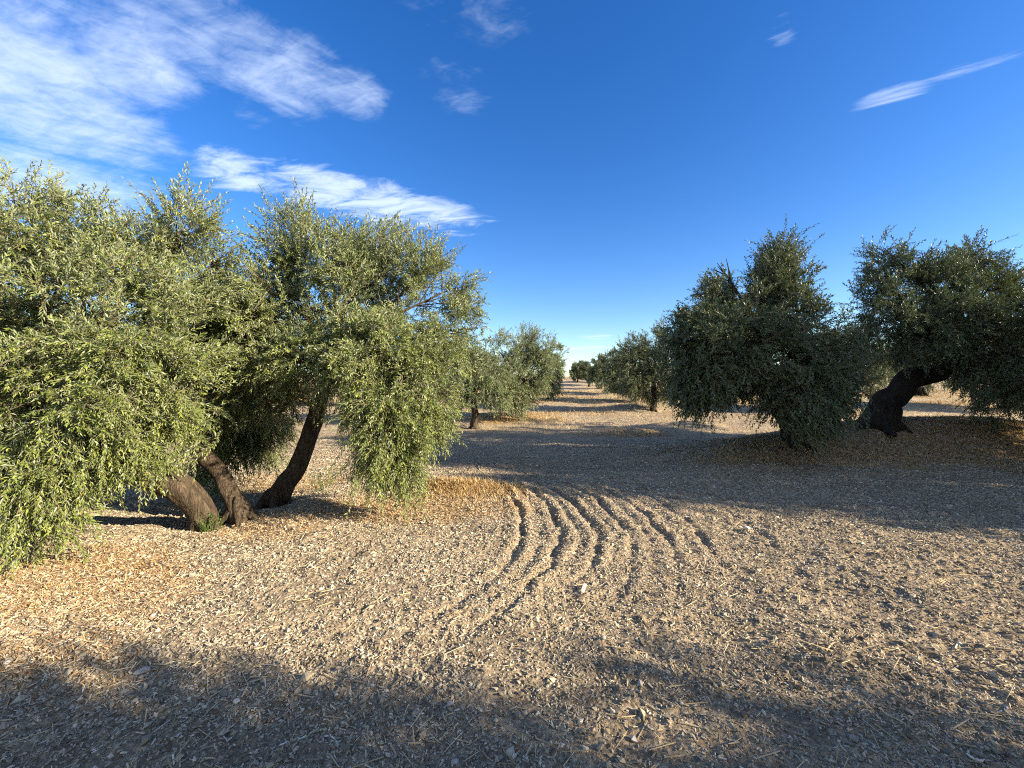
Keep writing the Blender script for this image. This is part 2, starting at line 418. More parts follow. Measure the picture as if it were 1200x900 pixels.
# straw stalks, long and thin
n = 4500
x, y = scatter_xy(n, 1.25, 10, .9)
sz = np.c_[rng.uniform(.015, .07, n), rng.uniform(.0008, .0016, n) * (1 + .1 * y), rng.uniform(.0012, .002, n)]
tag(link('straw', pieces(x, y, sz, BOX, BXF, .22, .2, 5.0, STRAW, 'straw')), 'thin pale straw stalks strewn over the soil', 'straw', kind='stuff')
# grit
n = 900
x, y = scatter_xy(n, 1.25, 9, .9)
s = rng.lognormal(math.log(.0068), .4, n)
sz = np.c_[s * 1.3, s, s * .7]
tag(link('gravel', pieces(x, y, sz, OCT, OCF, .3, .25, .6, STONE, 'gravel')), 'small pale pebbles mixed in the soil', 'gravel', kind='stuff')

# fallen leaves
def litter_points(n, y0, y1, pw=.9, thr=0.0, power=1.0):
    xs_, ys_ = [], []
    tot = 0
    while tot < n:
        x, y = scatter_xy(n * 2, y0, y1, pw)
        k = rng.uniform(0, 1, len(x)) < litter_mask(x, y) ** power - thr
        xs_.append(x[k]); ys_.append(y[k]); tot += k.sum()
    return np.concatenate(xs_)[:n], np.concatenate(ys_)[:n]
n = 50000
x, y = litter_points(n, 1.4, 13)
LEAFB = np.array([[-1, 0, 0], [0, .2, .10], [1, 0, 0.05], [0, -.2, .10]])
LEAFF = np.array([[0, 1, 2, 3]])
s = rng.uniform(.011, .024, n) * (.85 + .07 * y)
tag(link('fallen_leaves', pieces(x, y, np.c_[s, s, s], LEAFB, LEAFF, .45, .15, .25, LITTER, 'fallen_leaves')), 'rusty brown fallen olive leaves and dry weeds under the trees', 'leaf litter', kind='stuff')

def blades(name, x, y, h, w, lean, mat, bend=.4):
    n = len(x)
    a = rng.uniform(0, 2 * np.pi, n)
    side = np.c_[np.cos(a), np.sin(a), np.zeros(n)]
    dr = np.c_[-np.sin(a), np.cos(a), np.zeros(n)] * lean[:, None] + np.c_[rng.normal(0, .15, (n, 2)), np.ones(n)]
    dr = norm(dr)
    b = np.c_[x, y, ground_z(x, y) - .005]
    m = b + dr * h[:, None] * .55
    t = m + norm(dr + np.c_[-np.sin(a), np.cos(a), -.3 * np.ones(n)] * bend) * h[:, None] * .5
    V = np.stack([b - side * w[:, None], b + side * w[:, None], m + side * w[:, None] * .8, m - side * w[:, None] * .8, t], 1)
    q = np.array([[0, 1, 2, 3]]); tr = np.array([[3, 2, 4]])
    o = (np.arange(n) * 5)[:, None, None]
    return make_mesh(name, V.reshape(-1, 3), [(q[None] + o).reshape(-1, 4), (tr[None] + o).reshape(-1, 3)], mat, {'rnd': np.repeat(rng.uniform(0, 1, n), 5)})
x, y = litter_points(110000, 1.6, 34, .75, power=1.3)
_x = rng.normal(-.7, .45, 9000); _y = rng.normal(6.15, .2, 9000); x = np.r_[x, _x]; y = np.r_[y, _y]
near = 1 - sstep(5, 9, y)
keep = rng.uniform(0, 1, len(x)) < (1 - near * .72 * (1 - sstep(5.9, 6.2, y) * (x < 0)))
keep |= (np.abs(x + .75) < 1.0) & (np.abs(y - 6.2) < .5)
x, y = x[keep], y[keep]
hh = rng.lognormal(math.log(.055), .45, len(x)) * (.45 + .07 * np.minimum(y, 16))
tag(link('dry_grass', blades('dry_grass', x, y, hh, (.0016 + .0004 * y), rng.uniform(.3, 2.2, len(x)), DRYGRASS)), 'golden dry grass growing on the banks round the olive trees', 'grass', kind='stuff')

# ------------------------------------------------------------------ trees
def tube(pts, radii, seg=14, gnarl=.18, seed=0, rough=1.0, step=.05):
    """gnarled tapering limb through the points; returns verts and quads"""
    pts = np.array(pts, float); radii = np.array(radii, float)
    d = np.r_[0, np.cumsum(np.linalg.norm(np.diff(pts, axis=0), axis=1))]
    n = max(5, int(d[-1] / step))
    t = np.linspace(0, d[-1], n)
    # Catmull-like smoothing: interpolate then blur
    C = np.stack([np.interp(t, d, pts[:, i]) for i in range(3)], 1)
    R = np.interp(t, d, radii)
    k = max(1, n // (len(pts) * 3))
    for _ in range(2):
        Cp = np.pad(C, ((k, k), (0, 0)), mode='edge')
        C2 = sum(Cp[i:i + n] for i in range(2 * k + 1)) / (2 * k + 1)
        C2[0] = C[0]; C2[-1] = C[-1]; C = C2
    C[1:] += rough * .35 * R[1:, None] * np.stack([vnoise2(t[1:] * 3.1, np.full(n - 1, seed * 3.3 + i), seed) for i in range(3)], 1)
    T = norm(np.gradient(C, axis=0))
    ref = np.array([.3, 1, .1]); A = norm(np.cross(T, ref)); B = np.cross(T, A)
    th = np.arange(seg) * 2 * np.pi / seg
    ring = np.cos(th)[None, :, None] * A[:, None] + np.sin(th)[None, :, None] * B[:, None]
    # lengthwise ridges that twist slowly, and knots
    TT, HH = np.meshgrid(t, th, indexing='ij')
    q = np.c_[(np.cos(HH + TT * .8) * 1.7).ravel(), (np.sin(HH + TT * .8) * 1.7).ravel(), (TT * 1.1).ravel()] + seed * 5.1
    g = vnoise3(q, seed).reshape(n, seg) + .5 * vnoise3(q * np.array([2.3, 2.3, 3.5]), seed + 1).reshape(n, seg)
    RR = R[:, None] * (1 + gnarl * g)
    V = C[:, None] + ring * RR[..., None]
    i = np.arange(n * seg).reshape(n, seg)
    Q = np.stack([i[:-1], np.roll(i, -1, 1)[:-1], np.roll(i, -1, 1)[1:], i[1:]], -1).reshape(-1, 4)
    V = V.reshape(-1, 3)
    V = np.vstack([V, C[-1] + T[-1] * R[-1] * .6]); tip = len(V) - 1
    last = i[-1]
    tri = np.stack([last, np.roll(last, -1), np.full(seg, tip)], -1)
    return V, Q, tri

def join(parts):
    Vs, Qs, Ts = [], [], []; o = 0
    for V, Q, T in parts:
        Vs.append(V); Qs.append(Q + o); Ts.append(T + o); o += len(V)
    return np.vstack(Vs), np.vstack(Qs), np.vstack(Ts)

def roots(base, r, n=6, seed=0):
    """root flares spreading from the foot"""
    out = []
    rr = np.random.default_rng(seed)
    for k in range(n):
        a = 2 * np.pi * k / n + rr.uniform(-.3, .3); L = r * rr.uniform(1.6, 2.5)
        dx, dy = math.cos(a), math.sin(a)
        p0 = base + np.array([dx * r * .3, dy * r * .3, r * rr.uniform(1.2, 2.0)])
        p1 = base + np.array([dx * r * .95, dy * r * .95, r * .35])
        p2 = base + np.array([dx * L, dy * L, -.06])
        out.append(tube([p0, p1, p2], [r * .38, r * .40, r * .12], 8, .25, seed + k, 1.0, .04))
    return out

def build_crown(masses, leaf_len, leaf_w, n_leaves, per_twig, twig_len, seed, base, droop_z=None, twig_r=.0022, inner=.35):
    """masses: (centre xyz, radius xyz or r, weight). Returns a mesh with leaf sprays in the local frame of the tree."""
    r_ = np.random.default_rng(seed)
    C = np.array([m[0] for m in masses]); R = np.array([np.broadcast_to(m[1], 3) for m in masses], float)
    W = np.array([m[2] if len(m) > 2 else 1.0 for m in masses])
    area = (R.mean(1) ** 2) * W
    n_tw = int(n_leaves / per_twig)
    tws = 7
    n_sp = n_tw // tws
    cnt = (n_sp * 2.2 * area / area.sum()).astype(int) + 1
    mi = np.repeat(np.arange(len(C)), cnt)
    mi = mi[::5]; n = len(mi)
    dr = norm(r_.normal(size=(n, 3)))
    lump = vnoise3(dr * 2.2 + mi[:, None] * 3.7 + seed, seed)
    lump2 = vnoise3(dr * 5.0 + mi[:, None] * 1.7 + seed, seed + 1)
    depth = 1 - inner * r_.uniform(0, 1, n) ** 1.6 * 1.6
    rad = depth * (.95 + .27 * lump + .16 * lump2)
    p = C[mi] + dr * R[mi] * rad[:, None]
    # gaps: skip where a second noise is low, and thin out what is buried inside neighbours
    gap = vnoise3(p * 1.9 + seed, seed + 5)
    k = gap > -.33
    for j in range(len(C)):
        q = (p - C[j]) / R[j]; dj = np.linalg.norm(q, axis=1)
        k &= ~((dj < .55) & (mi != j) & (r_.uniform(0, 1, n) < .75))
    p, dr, mi = p[k], dr[k], mi[k]
    # every bough end carries several sprays, so the crown breaks into tufts
    p = np.repeat(p, 5, 0) + r_.normal(0, 1, (len(p) * 5, 3)) * twig_len * .36; dr = norm(np.repeat(dr, 5, 0) + r_.normal(0, .28, (len(dr) * 5, 3))); mi = np.repeat(mi, 5)
    if len(p) > n_sp:
        s = r_.permutation(len(p))[:n_sp]; p, dr, mi = p[s], dr[s], mi[s]
    n = len(p)
    # sprays hang where they are low, stand up where they are high
    zc = p[:, 2]
    zmin, zmax = (C[:, 2] - R[:, 2]).min(), (C[:, 2] + R[:, 2]).max()
    hgt = (zc - zmin) / (zmax - zmin + 1e-6)
    upw = np.interp(hgt, [0, .3, .6, 1], [-.9, -.25, .45, 1.0])
    sp_dir = norm(dr * .75 + np.c_[np.zeros((n, 2)), upw] + r_.normal(0, .25, (n, 3)))
    T = n * tws
    pi = np.repeat(np.arange(n), tws)
    td = norm(sp_dir[pi] + r_.normal(0, .42, (T, 3)))
    TL = twig_len * r_.uniform(.55, 1.25, T)
    TL = TL * (1 + .4 * sstep(.7, 1.0, hgt[pi]))
    start = p[pi] + r_.normal(0, twig_len * .22, (T, 3)) - sp_dir[pi] * twig_len * .35
    hg = hgt[pi]
    sag = np.interp(hg, [0, .5, 1], [.45, .22, .05])
    lpt = per_twig
    u = (np.arange(lpt) + .5) / lpt
    u = .12 + .88 * u
    # leaf bases
    pos = start[:, None] + td[:, None] * (TL[:, None] * u)[..., None]
    pos[..., 2] -= (sag * TL)[:, None] * u ** 2
    ax = norm(td[:, None] - np.array([0, 0, 1.0]) * (2 * sag[:, None] * u)[..., None])
    ref = norm(r_.normal(size=(T, 3)))
    s1 = norm(np.cross(ax, ref[:, None])); s2 = np.cross(ax, s1)
    j = np.arange(lpt)
    sgn = np.where(j % 2 == 0, 1., -1.); alt = ((j // 2) % 2)[None, :, None]
    side = np.where(alt == 0, s1, s2) * sgn[None, :, None]
    open_ = (.85 - .45 * u)[None, :, None]
    ld = norm(ax * .8 + side * open_ + r_.normal(0, .16, ax.shape))
    LL = leaf_len * r_.uniform(.6, 1.15, (T, lpt)) * (1.0 - .35 * np.abs(u - .5) * 2)[None]
    LWd = leaf_w * r_.uniform(.75, 1.2, (T, lpt))
    upv = np.array([0, 0, 1.0]) + r_.normal(0, .55, ld.shape)
    nrm = norm(upv - (upv * ld).sum(-1, keepdims=True) * ld)
    wd = np.cross(ld, nrm)      # nrm = upper side: (base->left->tip) wound so that its normal is +nrm
    b = pos; tip = pos + ld * LL[..., None] - nrm * (LL * .08)[..., None]
    mid = pos + ld * (LL * .45)[..., None] + nrm * (LL * .03)[..., None]
    lf = mid + wd * (LWd * .5)[..., None]; rt = mid - wd * (LWd * .5)[..., None]
    V = np.stack([b, lf, tip, rt], 2).reshape(-1, 3)
    nl = T * lpt
    o = (np.arange(nl) * 4)[:, None]
    tri = np.concatenate([np.c_[o, o + 1, o + 2], np.c_[o, o + 2, o + 3]], 0)
    rnd = np.clip(r_.beta(2, 2.4, T)[:, None] * .6 + r_.uniform(0, 1, (T, lpt)) * .4, 0, .96)
    rnd = np.where(r_.uniform(0, 1, rnd.shape) < .012, 1.0, rnd)
    rnd = np.repeat(rnd.reshape(-1), 4)
    # twigs: thin triangular prisms in two pieces
    tp = []
    for uu in (0., .5, 1.):
        c = start + td * (TL * uu)[:, None]; c[:, 2] -= sag * TL * uu ** 2
        tp.append(c)
    a1 = norm(np.cross(td, ref)); a2 = np.cross(td, a1)
    vs = []
    for kk, c in enumerate(tp):
        rr = twig_r * (1.3 - .45 * kk)
        for ph in (0, 2.094, 4.189):
            vs.append(c + (a1 * math.cos(ph) + a2 * math.sin(ph)) * rr)
    TV = np.stack(vs, 1).reshape(-1, 3)
    o = (np.arange(T) * 9)[:, None] + len(V)
    tq = np.concatenate([np.c_[o + a, o + (a // 3) * 3 + (a + 1) % 3, o + (a // 3) * 3 + (a + 1) % 3 + 3, o + a + 3] for a in range(6)], 0)
    Vall = np.vstack([V, TV]) - base
    rall = np.r_[rnd, np.repeat(r_.uniform(0, 1, T), 9)]
    midx = np.r_[np.zeros(len(tri)), np.ones(len(tq))]
    return Vall, [tri, tq], rall, midx

def limbs_to(masses, fork, r0, seed, base_pts=None, jitter=.25, seg=8, rmin=.012, tgt=.75):
    """boughs from the fork to each mass of foliage, with branchlets"""
    rr = np.random.default_rng(seed); out = []
    tot = len(masses)
    for k, m in enumerate(masses):
        c = np.array(m[0]); R = float(np.mean(m[1]))
        end = fork + (c - fork) * 1.0
        mid = fork + (c - fork) * .5 + rr.normal(0, jitter * .4, 3) + np.array([0, 0, .12 * np.linalg.norm(c - fork)])
        ra = r0 * min(1, .32 + .2 * R)
        out.append(tube([fork + rr.normal(0, r0 * .2, 3), mid, end], [ra, ra * .6, ra * .28], seg, .15, seed + k, 1.0, .08))
        for q in range(6):
            dd = norm(rr.normal(size=3) + np.array([0, 0, .3])); a = mid + (end - mid) * rr.uniform(.3, 1)
            e = c + dd * R * tgt
            out.append(tube([a, (a + e) / 2 + rr.normal(0, .08 * R, 3), e], [ra * .3, ra * .2, max(rmin * .4, ra * .08)], 5, .1, seed + 11 * k + q, 1.0, .10))
    return out

def make_tree(label, group, base, trunks, masses, fork_ids, leaf, crown_args, mats, name='olive_tree', extra=None):
    """trunks: list of (points, radii); every mass is fed by one trunk end"""
    t = thing(name, tuple(base), label, 'tree', group)
    for ti, (pts, rad) in enumerate(trunks):
        foot = np.array(pts[0]) 
        parts = [tube(pts, rad, 22, .22, 3 + ti + crown_args['seed'], 1.0, .03)]
        parts += roots(foot + np.array([0, 0, .04]), rad[0] * .9, 6, crown_args['seed'] + ti)
        mm = [m for m, f in zip(masses, fork_ids) if f == ti]
        parts += limbs_to(mm, np.array(pts[-1]), rad[-1], crown_args['seed'] + 40 + ti)
        V, Q, T = join(parts)
        me = make_mesh('trunk', V - base, [Q, T], mats[1], smooth=True)
        link('trunk', me, t)
    V, fc, rn, mi = build_crown(masses, base=np.array(base), **crown_args)
    me = make_mesh('crown', V, fc, [mats[0], TWIG], {'rnd': rn}, mat_idx=mi)
    link('crown', me, t)
    return t

def M(px, py, r, d, w=1.0, flat=1.0):
    """a mass of foliage seen at px,py with radius r pixels, d metres away"""
    c = P(px, py, d); rr = r * d / F
    return (c, np.array([rr, rr * flat, rr]), w)

ROW_R = 'olive trees of the right-hand row'
ROW_L = 'olive trees of the left-hand row'

def gz(x, y): return float(ground_z(np.array([x]), np.array([y]), False)[0])

# --- first tree on the left: two trunks leaning left
b = np.array([-3.52, 4.75, 0]); b[2] = gz(b[0], b[1]) - .02
ma = [M(12, 250, 60, 4.0), M(85, 282, 52, 4.3, 1, .9), M(150, 298, 48, 4.4), M(226, 274, 38, 4.7), M(256, 306, 28, 5.0, .8),
      M(-70, 300, 110, 4.1), M(45, 360, 90, 3.8), M(130, 375, 85, 4.0), M(205, 370, 60, 4.5), M(-60, 450, 110, 3.8),
      M(30, 460, 85, 3.55), M(105, 470, 75, 3.75), M(178, 450, 62, 4.1), M(205, 505, 40, 4.3), M(45, 555, 62, 3.6), M(110, 540, 42, 3.8), M(-50, 560, 80, 3.8),
      M(45, 605, 34, 3.65, 1.2)]
ida = [0] * len(ma)
mb = [M(250, 380, 55, 5.5), M(262, 450, 48, 5.6), M(170, 330, 75, 5.6, .6), M(290, 505, 34, 6.0, .8), M(60, 380, 130, 5.6, .4), M(266, 365, 40, 5.7), M(272, 520, 34, 6.2, .9), M(250, 555, 20, 6.2, .9), M(298, 492, 34, 6.4), M(318, 515, 22, 6.4, .9), M(262, 530, 26, 6.3), M(235, 410, 60, 5.9, .8)]
make_tree('big olive tree at the left edge, two thick trunks leaning left, leaves hanging low', ROW_L, b,
          [([b + [.03, 0, -.08], P(234, 598, 4.74), P(218, 578, 4.68), P(192, 561, 4.58), P(162, 545, 4.45), P(118, 518, 4.3)], [.135, .12, .135, .14, .115, .085]),
           ([P(280, 602, 4.92) - [0, 0, .06], P(278, 585, 4.97), P(262, 562, 5.05), P(238, 532, 5.15), P(215, 490, 5.3)], [.13, .10, .095, .09, .07])],
          ma + mb, ida + [1] * len(mb), None,
          dict(leaf_len=.062, leaf_w=.0135, n_leaves=285000, per_twig=20, twig_len=.27, seed=11), (LEAF_NEAR, BARK))

# --- its neighbour: a single trunk leaning right
b = P(338, 583, 5.55); b[2] = gz(b[0], b[1]) - .02
d = 5.55
ma = [M(352, 292, 42, 5.5), M(385, 305, 38, 5.4, .9), M(325, 352, 46, 5.2), M(440, 325, 48, 5.3), M(492, 325, 38, 5.5), M(530, 338, 34, 5.7, .9),
      M(398, 360, 62, 5.1), M(472, 380, 58, 5.2), M(528, 395, 30, 5.6, .8), M(300, 400, 48, 5.3), M(350, 420, 55, 5.0), M(430, 430, 55, 4.9),
      M(492, 440, 42, 5.1), M(455, 485, 44, 4.85), M(490, 495, 34, 5.0), M(448, 528, 34, 4.8, 1.1), M(474, 545, 22, 4.85, 1.2), M(310, 455, 36, 5.3), M(285, 440, 34, 5.6), M(292, 360, 40, 5.5), M(285, 400, 40, 5.8), M(330, 470, 26, 5.4), M(560, 385, 14, 5.9, .9),
      M(420, 350, 70, 6.3, .5)]
make_tree('olive tree with one slim trunk leaning right, its skirt of leaves beside the furrows', ROW_L, b,
          [([P(322, 590, d) - [0, 0, .06], P(334, 572, d), P(352, 535, d), P(366, 495, d), P(378, 460, d), P(392, 425, d)], [.15, .12, .105, .10, .095, .08])],
          ma, [0] * len(ma), None,
          dict(leaf_len=.062, leaf_w=.0135, n_leaves=225000, per_twig=20, twig_len=.27, seed=23), (LEAF_NEAR, BARK))

# --- farther down the left row
def simple_tree(label, group, px, py_base, d, masses, seed, nl, leaf=(.08, .02), mats=(LEAF_GREY, BARK), tr=.14, name='olive_tree', fork_py=None, lean=0, twig=.34):
    b = P(px, py_base, d); b[2] = gz(b[0], b[1]) - .03
    top = P(px + lean, fork_py, d)
    pts = [b - [0, 0, .1], b + (top - b) * .35 + [0.04, 0, 0], b + (top - b) * .7, top]
    return make_tree(label, group, b, [(pts, [tr * 1.35, tr, tr * .85, tr * .7])], masses, [0] * len(masses), None,
              dict(leaf_len=leaf[0], leaf_w=leaf[1], n_leaves=nl, per_twig=14, twig_len=twig, seed=seed, twig_r=.003), mats, name)

D = 14.5
simple_tree('yellow-green olive tree half behind the slim-trunked one, its dark stump showing below the leaves', ROW_L, 556, 488, D,
            [M(548, 410, 22, D), M(570, 405, 22, D), M(558, 435, 24, D - .4), M(540, 440, 18, D), M(582, 430, 18, D + .3), M(575, 455, 15, D - .5), M(548, 462, 13, D + .3), M(585, 465, 13, D - .3), M(538, 466, 10, D - .2), M(570, 470, 9, D - .5), M(530, 425, 18, D)], 31, 30000, (.10, .024), tr=.12, fork_py=464)
D = 16.5
simple_tree('bushy grey-green olive tree whose leaves reach the golden grass on the left of the alley', ROW_L, 600, 487, D,
            [M(585, 412, 22, D), M(607, 410, 22, D), M(628, 425, 16, D + .3), M(595, 435, 24, D - .5), M(618, 445, 20, D), M(600, 460, 20, D - .6), M(625, 468, 13, D - .4), M(583, 462, 15, D - .3), M(636, 440, 12, D), M(640, 425, 12, D + .3), M(612, 474, 12, D - .7), M(592, 474, 11, D - .7), M(632, 474, 10, D - .8), M(620, 400, 14, D), M(640, 408, 10, D)], 37, 46000, (.10, .024), tr=.14, fork_py=466)
D = 25
simple_tree('small olive tree at the end of the left row beside the sky gap', ROW_L, 645, 461, D,
            [M(632, 412, 16, D), M(648, 415, 15, D), M(656, 428, 10, D), M(640, 430, 15, D - .6), M(650, 440, 9, D - .5), M(618, 410, 15, D + .5), M(642, 449, 10, D - .5), M(658, 438, 7, D), M(652, 452, 7, D - .7), M(632, 450, 10, D - .5), M(644, 455, 8, D - .8), M(637, 456, 7, D - .6)], 41, 26000, (.13, .032), tr=.13, fork_py=448)

# --- right row: the two big dark trees
D = 8.2
ma = [M(848, 318, 20, D), M(840, 345, 28, D), M(920, 312, 20, D), M(908, 338, 26, D), M(875, 362, 38, D), M(822, 372, 27, D), M(938, 365, 24, D), M(808, 405, 24, D - .3),
      M(850, 408, 40, D - .6), M(905, 405, 42, D - .6), M(955, 412, 30, D - .4), M(990, 410, 22, D), M(945, 452, 36, D - .8), M(925, 476, 26, D - .9), M(960, 478, 28, D - .8),
      M(820, 440, 28, D - .6), M(812, 462, 18, D - .7, 1.1), M(832, 460, 14, D - .6), M(870, 435, 28, D - .2), M(880, 375, 60, D + 1.0, .4), M(840, 448, 18, D + .4), M(975, 455, 24, D - .4)]
b = P(893, 500, D + .1); b[2] = gz(b[0], b[1]) - .03
tr_ = [b - [0, 0, .1], b + [-.12, 0, .45], b + [-.35, 0, .8], b + [-.5, .1, 1.3]]
# leaf skirts reach low in front of the trunk
b2 = np.array([5.65, 8.4, 0]); b2[2] = gz(5.65, 8.4) - .05
make_tree('broad dark olive tree right of the alley with leaves trailing on the dry grass bank', ROW_R, b2,
          [([b2 - [0, 0, .1], b2 + [0, .05, .4], b2 + [-.2, .2, .8], b2 + [-.55, .4, 1.35]], [.2, .19, .18, .15])], ma, [0] * len(ma), None,
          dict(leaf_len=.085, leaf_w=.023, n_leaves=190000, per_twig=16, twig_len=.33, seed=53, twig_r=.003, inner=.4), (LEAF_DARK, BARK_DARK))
D = 9.5
ma = [M(1042, 300, 20, D), M(1078, 312, 25, D), M(1032, 330, 20, D), M(1138, 305, 23, D), M(1105, 340, 38, D), M(1160, 335, 30, D), M(1050, 372, 38, D - .3), M(1100, 385, 46, D - .6), M(1150, 385, 44, D - .6),
      M(1195, 355, 38, D), M(1072, 394, 28, D - .4), M(1130, 412, 30, D - .5), M(1170, 430, 38, D - .8), M(1185, 462, 26, D - 1.1), M(1215, 440, 40, D - .8), M(1245, 370, 60, D), M(1280, 430, 55, D - .5), M(1300, 350, 50, D + .3),
      M(1120, 370, 80, D + 1.3, .4)]
b = P(1028, 500, D - .2); b[2] = gz(b[0], b[1]) - .03
Dt = D - .2
make_tree('large dark olive tree at the right edge with a black elephantine trunk bending right', ROW_R, b,
          [([b - [0, 0, .12], P(1038, 482, Dt), P(1050, 460, Dt), P(1070, 444, Dt), P(1096, 438, Dt), P(1122, 424, Dt)], [.34, .28, .235, .23, .19, .14])], ma, [0] * len(ma), None,
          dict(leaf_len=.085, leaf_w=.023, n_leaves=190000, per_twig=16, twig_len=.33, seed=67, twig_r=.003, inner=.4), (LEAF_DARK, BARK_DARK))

# --- farther down the right row
labs = ['dark olive tree with a leafy spire, first behind the broad dark tree',
        'dark olive tree second behind the broad dark tree in the right row', 'dark rounded olive tree third behind the broad dark tree in the right row',
        'small dark olive tree fourth behind the broad dark tree in the right row', 'small dark olive tree fifth behind the broad dark tree, near the crest',
        'tiny dark olive tree farthest down the right row, on the crest by the sky gap']
for (px, by, D, R0, nl, lf), lab in zip([(766, 468, 19, 44, 50000, (.11, .028)), (741, 459, 23, 29, 26000, (.13, .034)), (722, 452, 29, 22, 18000, (.15, .04)), (704, 447, 37, 17, 12000, (.19, .05)), (690, 443, 47, 13, 9000, (.23, .06)), (677, 441, 62, 9, 6000, (.3, .08))], labs):
    q = R0 / 44
    sh = [(-20, -68, 15), (2, -78, 15), (-27, -48, 18), (-4, -50, 24), (18, -60, 20), (24, -38, 19), (-20, -28, 16), (4, -26, 20), (26, -20, 14), (-30, -14, 11), (14, -13, 13), (10, -84, 9), (-12, -14, 13), (-22, -8, 9), (0, -8, 10), (24, -8, 10)]
    k = (1 if D < 20 else rng.choice([-1, 1]))
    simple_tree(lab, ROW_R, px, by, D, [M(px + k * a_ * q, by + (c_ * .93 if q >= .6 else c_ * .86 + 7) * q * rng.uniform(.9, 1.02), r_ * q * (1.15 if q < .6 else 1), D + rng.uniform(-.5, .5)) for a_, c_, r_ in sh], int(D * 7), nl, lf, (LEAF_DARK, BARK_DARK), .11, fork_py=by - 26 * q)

# --- prototype for the rest of the orchard (copied)
def prototype(seed, leafm, barkm, hgt=3.9, rad=2.1):
    rr = np.random.default_rng(seed)
    base = np.array([0, 0, 0.]); masses = []
    for k in range(14):
        a = 2 * np.pi * k / 14 * 2.0 + rr.uniform(-.3, .3); q = rad * rr.uniform(.35, .72)
        z = hgt * rr.uniform(.26, .76)
        masses.append((np.array([q * math.cos(a), q * math.sin(a), z]), np.array([1, 1, .9]) * rr.uniform(.65, .95), 1.0))
    for k in range(3):
        a = rr.uniform(0, 6.28); masses.append((np.array([.8 * math.cos(a), .8 * math.sin(a), hgt * .84]), np.full(3, .55), 1.0))
    masses.append((np.array([0, 0, hgt * .6]), np.full(3, 1.1), 1.0))
    t = link('olive_tree', None)
    fork = np.array([.15, .1, 1.05])
    parts = [tube([[0, 0, -.15], [.05, 0, .4], fork], [.32, .24, .18], 14, .22, seed)] + roots(np.array([0, 0, .05]), .27, 6, seed) + limbs_to(masses, fork, .18, seed)
    V, Q, T = join(parts)
    link('trunk', make_mesh('trunk', V, [Q, T], barkm, smooth=True), t)
    V, fc, rn, mi = build_crown(masses, 
 .11, .032, 60000, 14, .36, seed, base, twig_r=.004)
    link('crown', make_mesh('crown', V, fc, [leafm, TWIG], {'rnd': rn}, mat_idx=mi), t)
    return t
protos = [prototype(101, LEAF_DARK, BARK_DARK), prototype(103, LEAF_GREY, BARK)]
used = [False, False]
def place(kind, x, y, s, rot, label, group, sz=1.0):
    pr = protos[kind]
    if not used[kind]:
        o = pr; used[kind] = True
    else:
        o = pr.copy(); COL.objects.link(o)
        for ch in pr.children:
            c = ch.copy(); COL.objects.link(c); c.parent = o
    o.location = (x, y, gz(x, y) - .03); o.rotation_euler = (0, 0, rot); o.scale = (s, s, s * sz)
    tag(o, label, 'tree', group)
    return o

G_OUT = 'olive trees beyond the picture that shade the foreground'
for i, (x, y, s, r, sz) in enumerate([(10.7, 4.6, 1.15, .4, 1.3), (9.4, -1.75, 1.0, 1.9, .97), (5.6, -1.95, 1.0, 4.4, 1.15), (2.5, -2.1, .85, 3.0, 1.2), (12.8, 6.4, 1.15, 5.0, 1.1), (13.6, 2.6, 1.05, 2.2, 1.1), (-0.2, -2.6, .85, 1.1, 1)]):
    place(i % 2, x, y, s, r, 'olive tree standing outside the picture to the right, seen only by its shadow', G_OUT, sz)
G_BACK = 'olive trees in the rows behind'
far = [
    (15.2, 19.0, 1.0, 'olive tree showing between the broad dark tree and the right-edge tree'),
    (23.5, 19.5, 1.1, None), (16.0, 28.5, 1.0, None), (26.5, 27, 1.1, None), (17.5, 38, 1.1, None), (12.5, 52, 1.0, None),
    (28, 38, 1.0, None), (39, 33, 1.1, None), (25, 52, 1.0, None), (41, 48, 1.0, None), (14.5, 64, 1.0, None), (13.5, 80, 1.0, None), (23, 70, 1, None), (15.5, 95, 1.0, None), (24, 92, 1, None), (35, 62, 1, None), (36, 85, 1, None), (50, 66, 1, None),
    (-9.5, 13.0, 1.0, None), (-7.5, 21.5, 1.0, None), (-16, 15, 1.1, None), (-15, 24, 1, None), (-5.0, 30, 1.0, None), (-13, 34, 1, None), (-24, 22, 1, None), (-23, 35, 1.1, None), (-4, 42, 1, None), (-13, 46, 1, None), (-3, 56, 1, None), (18.5, 112, 1.0, None),
]
for i, (x, y, s, lab) in enumerate(far):
    side = 'right' if x > 9 else 'left'
    lab = lab or ('distant olive tree in the rows behind the dark trees on the right' if x > 9 else 'distant olive tree in the rows behind the trees on the left')
    place((0 if x > 9 else 1), x, y, s * rng.uniform(.9, 1.08), rng.uniform(0, 6.28), lab, G_BACK if lab.startswith('distant') and x > 9 else ('olive trees in the rows behind on the left' if x <= 9 else None))

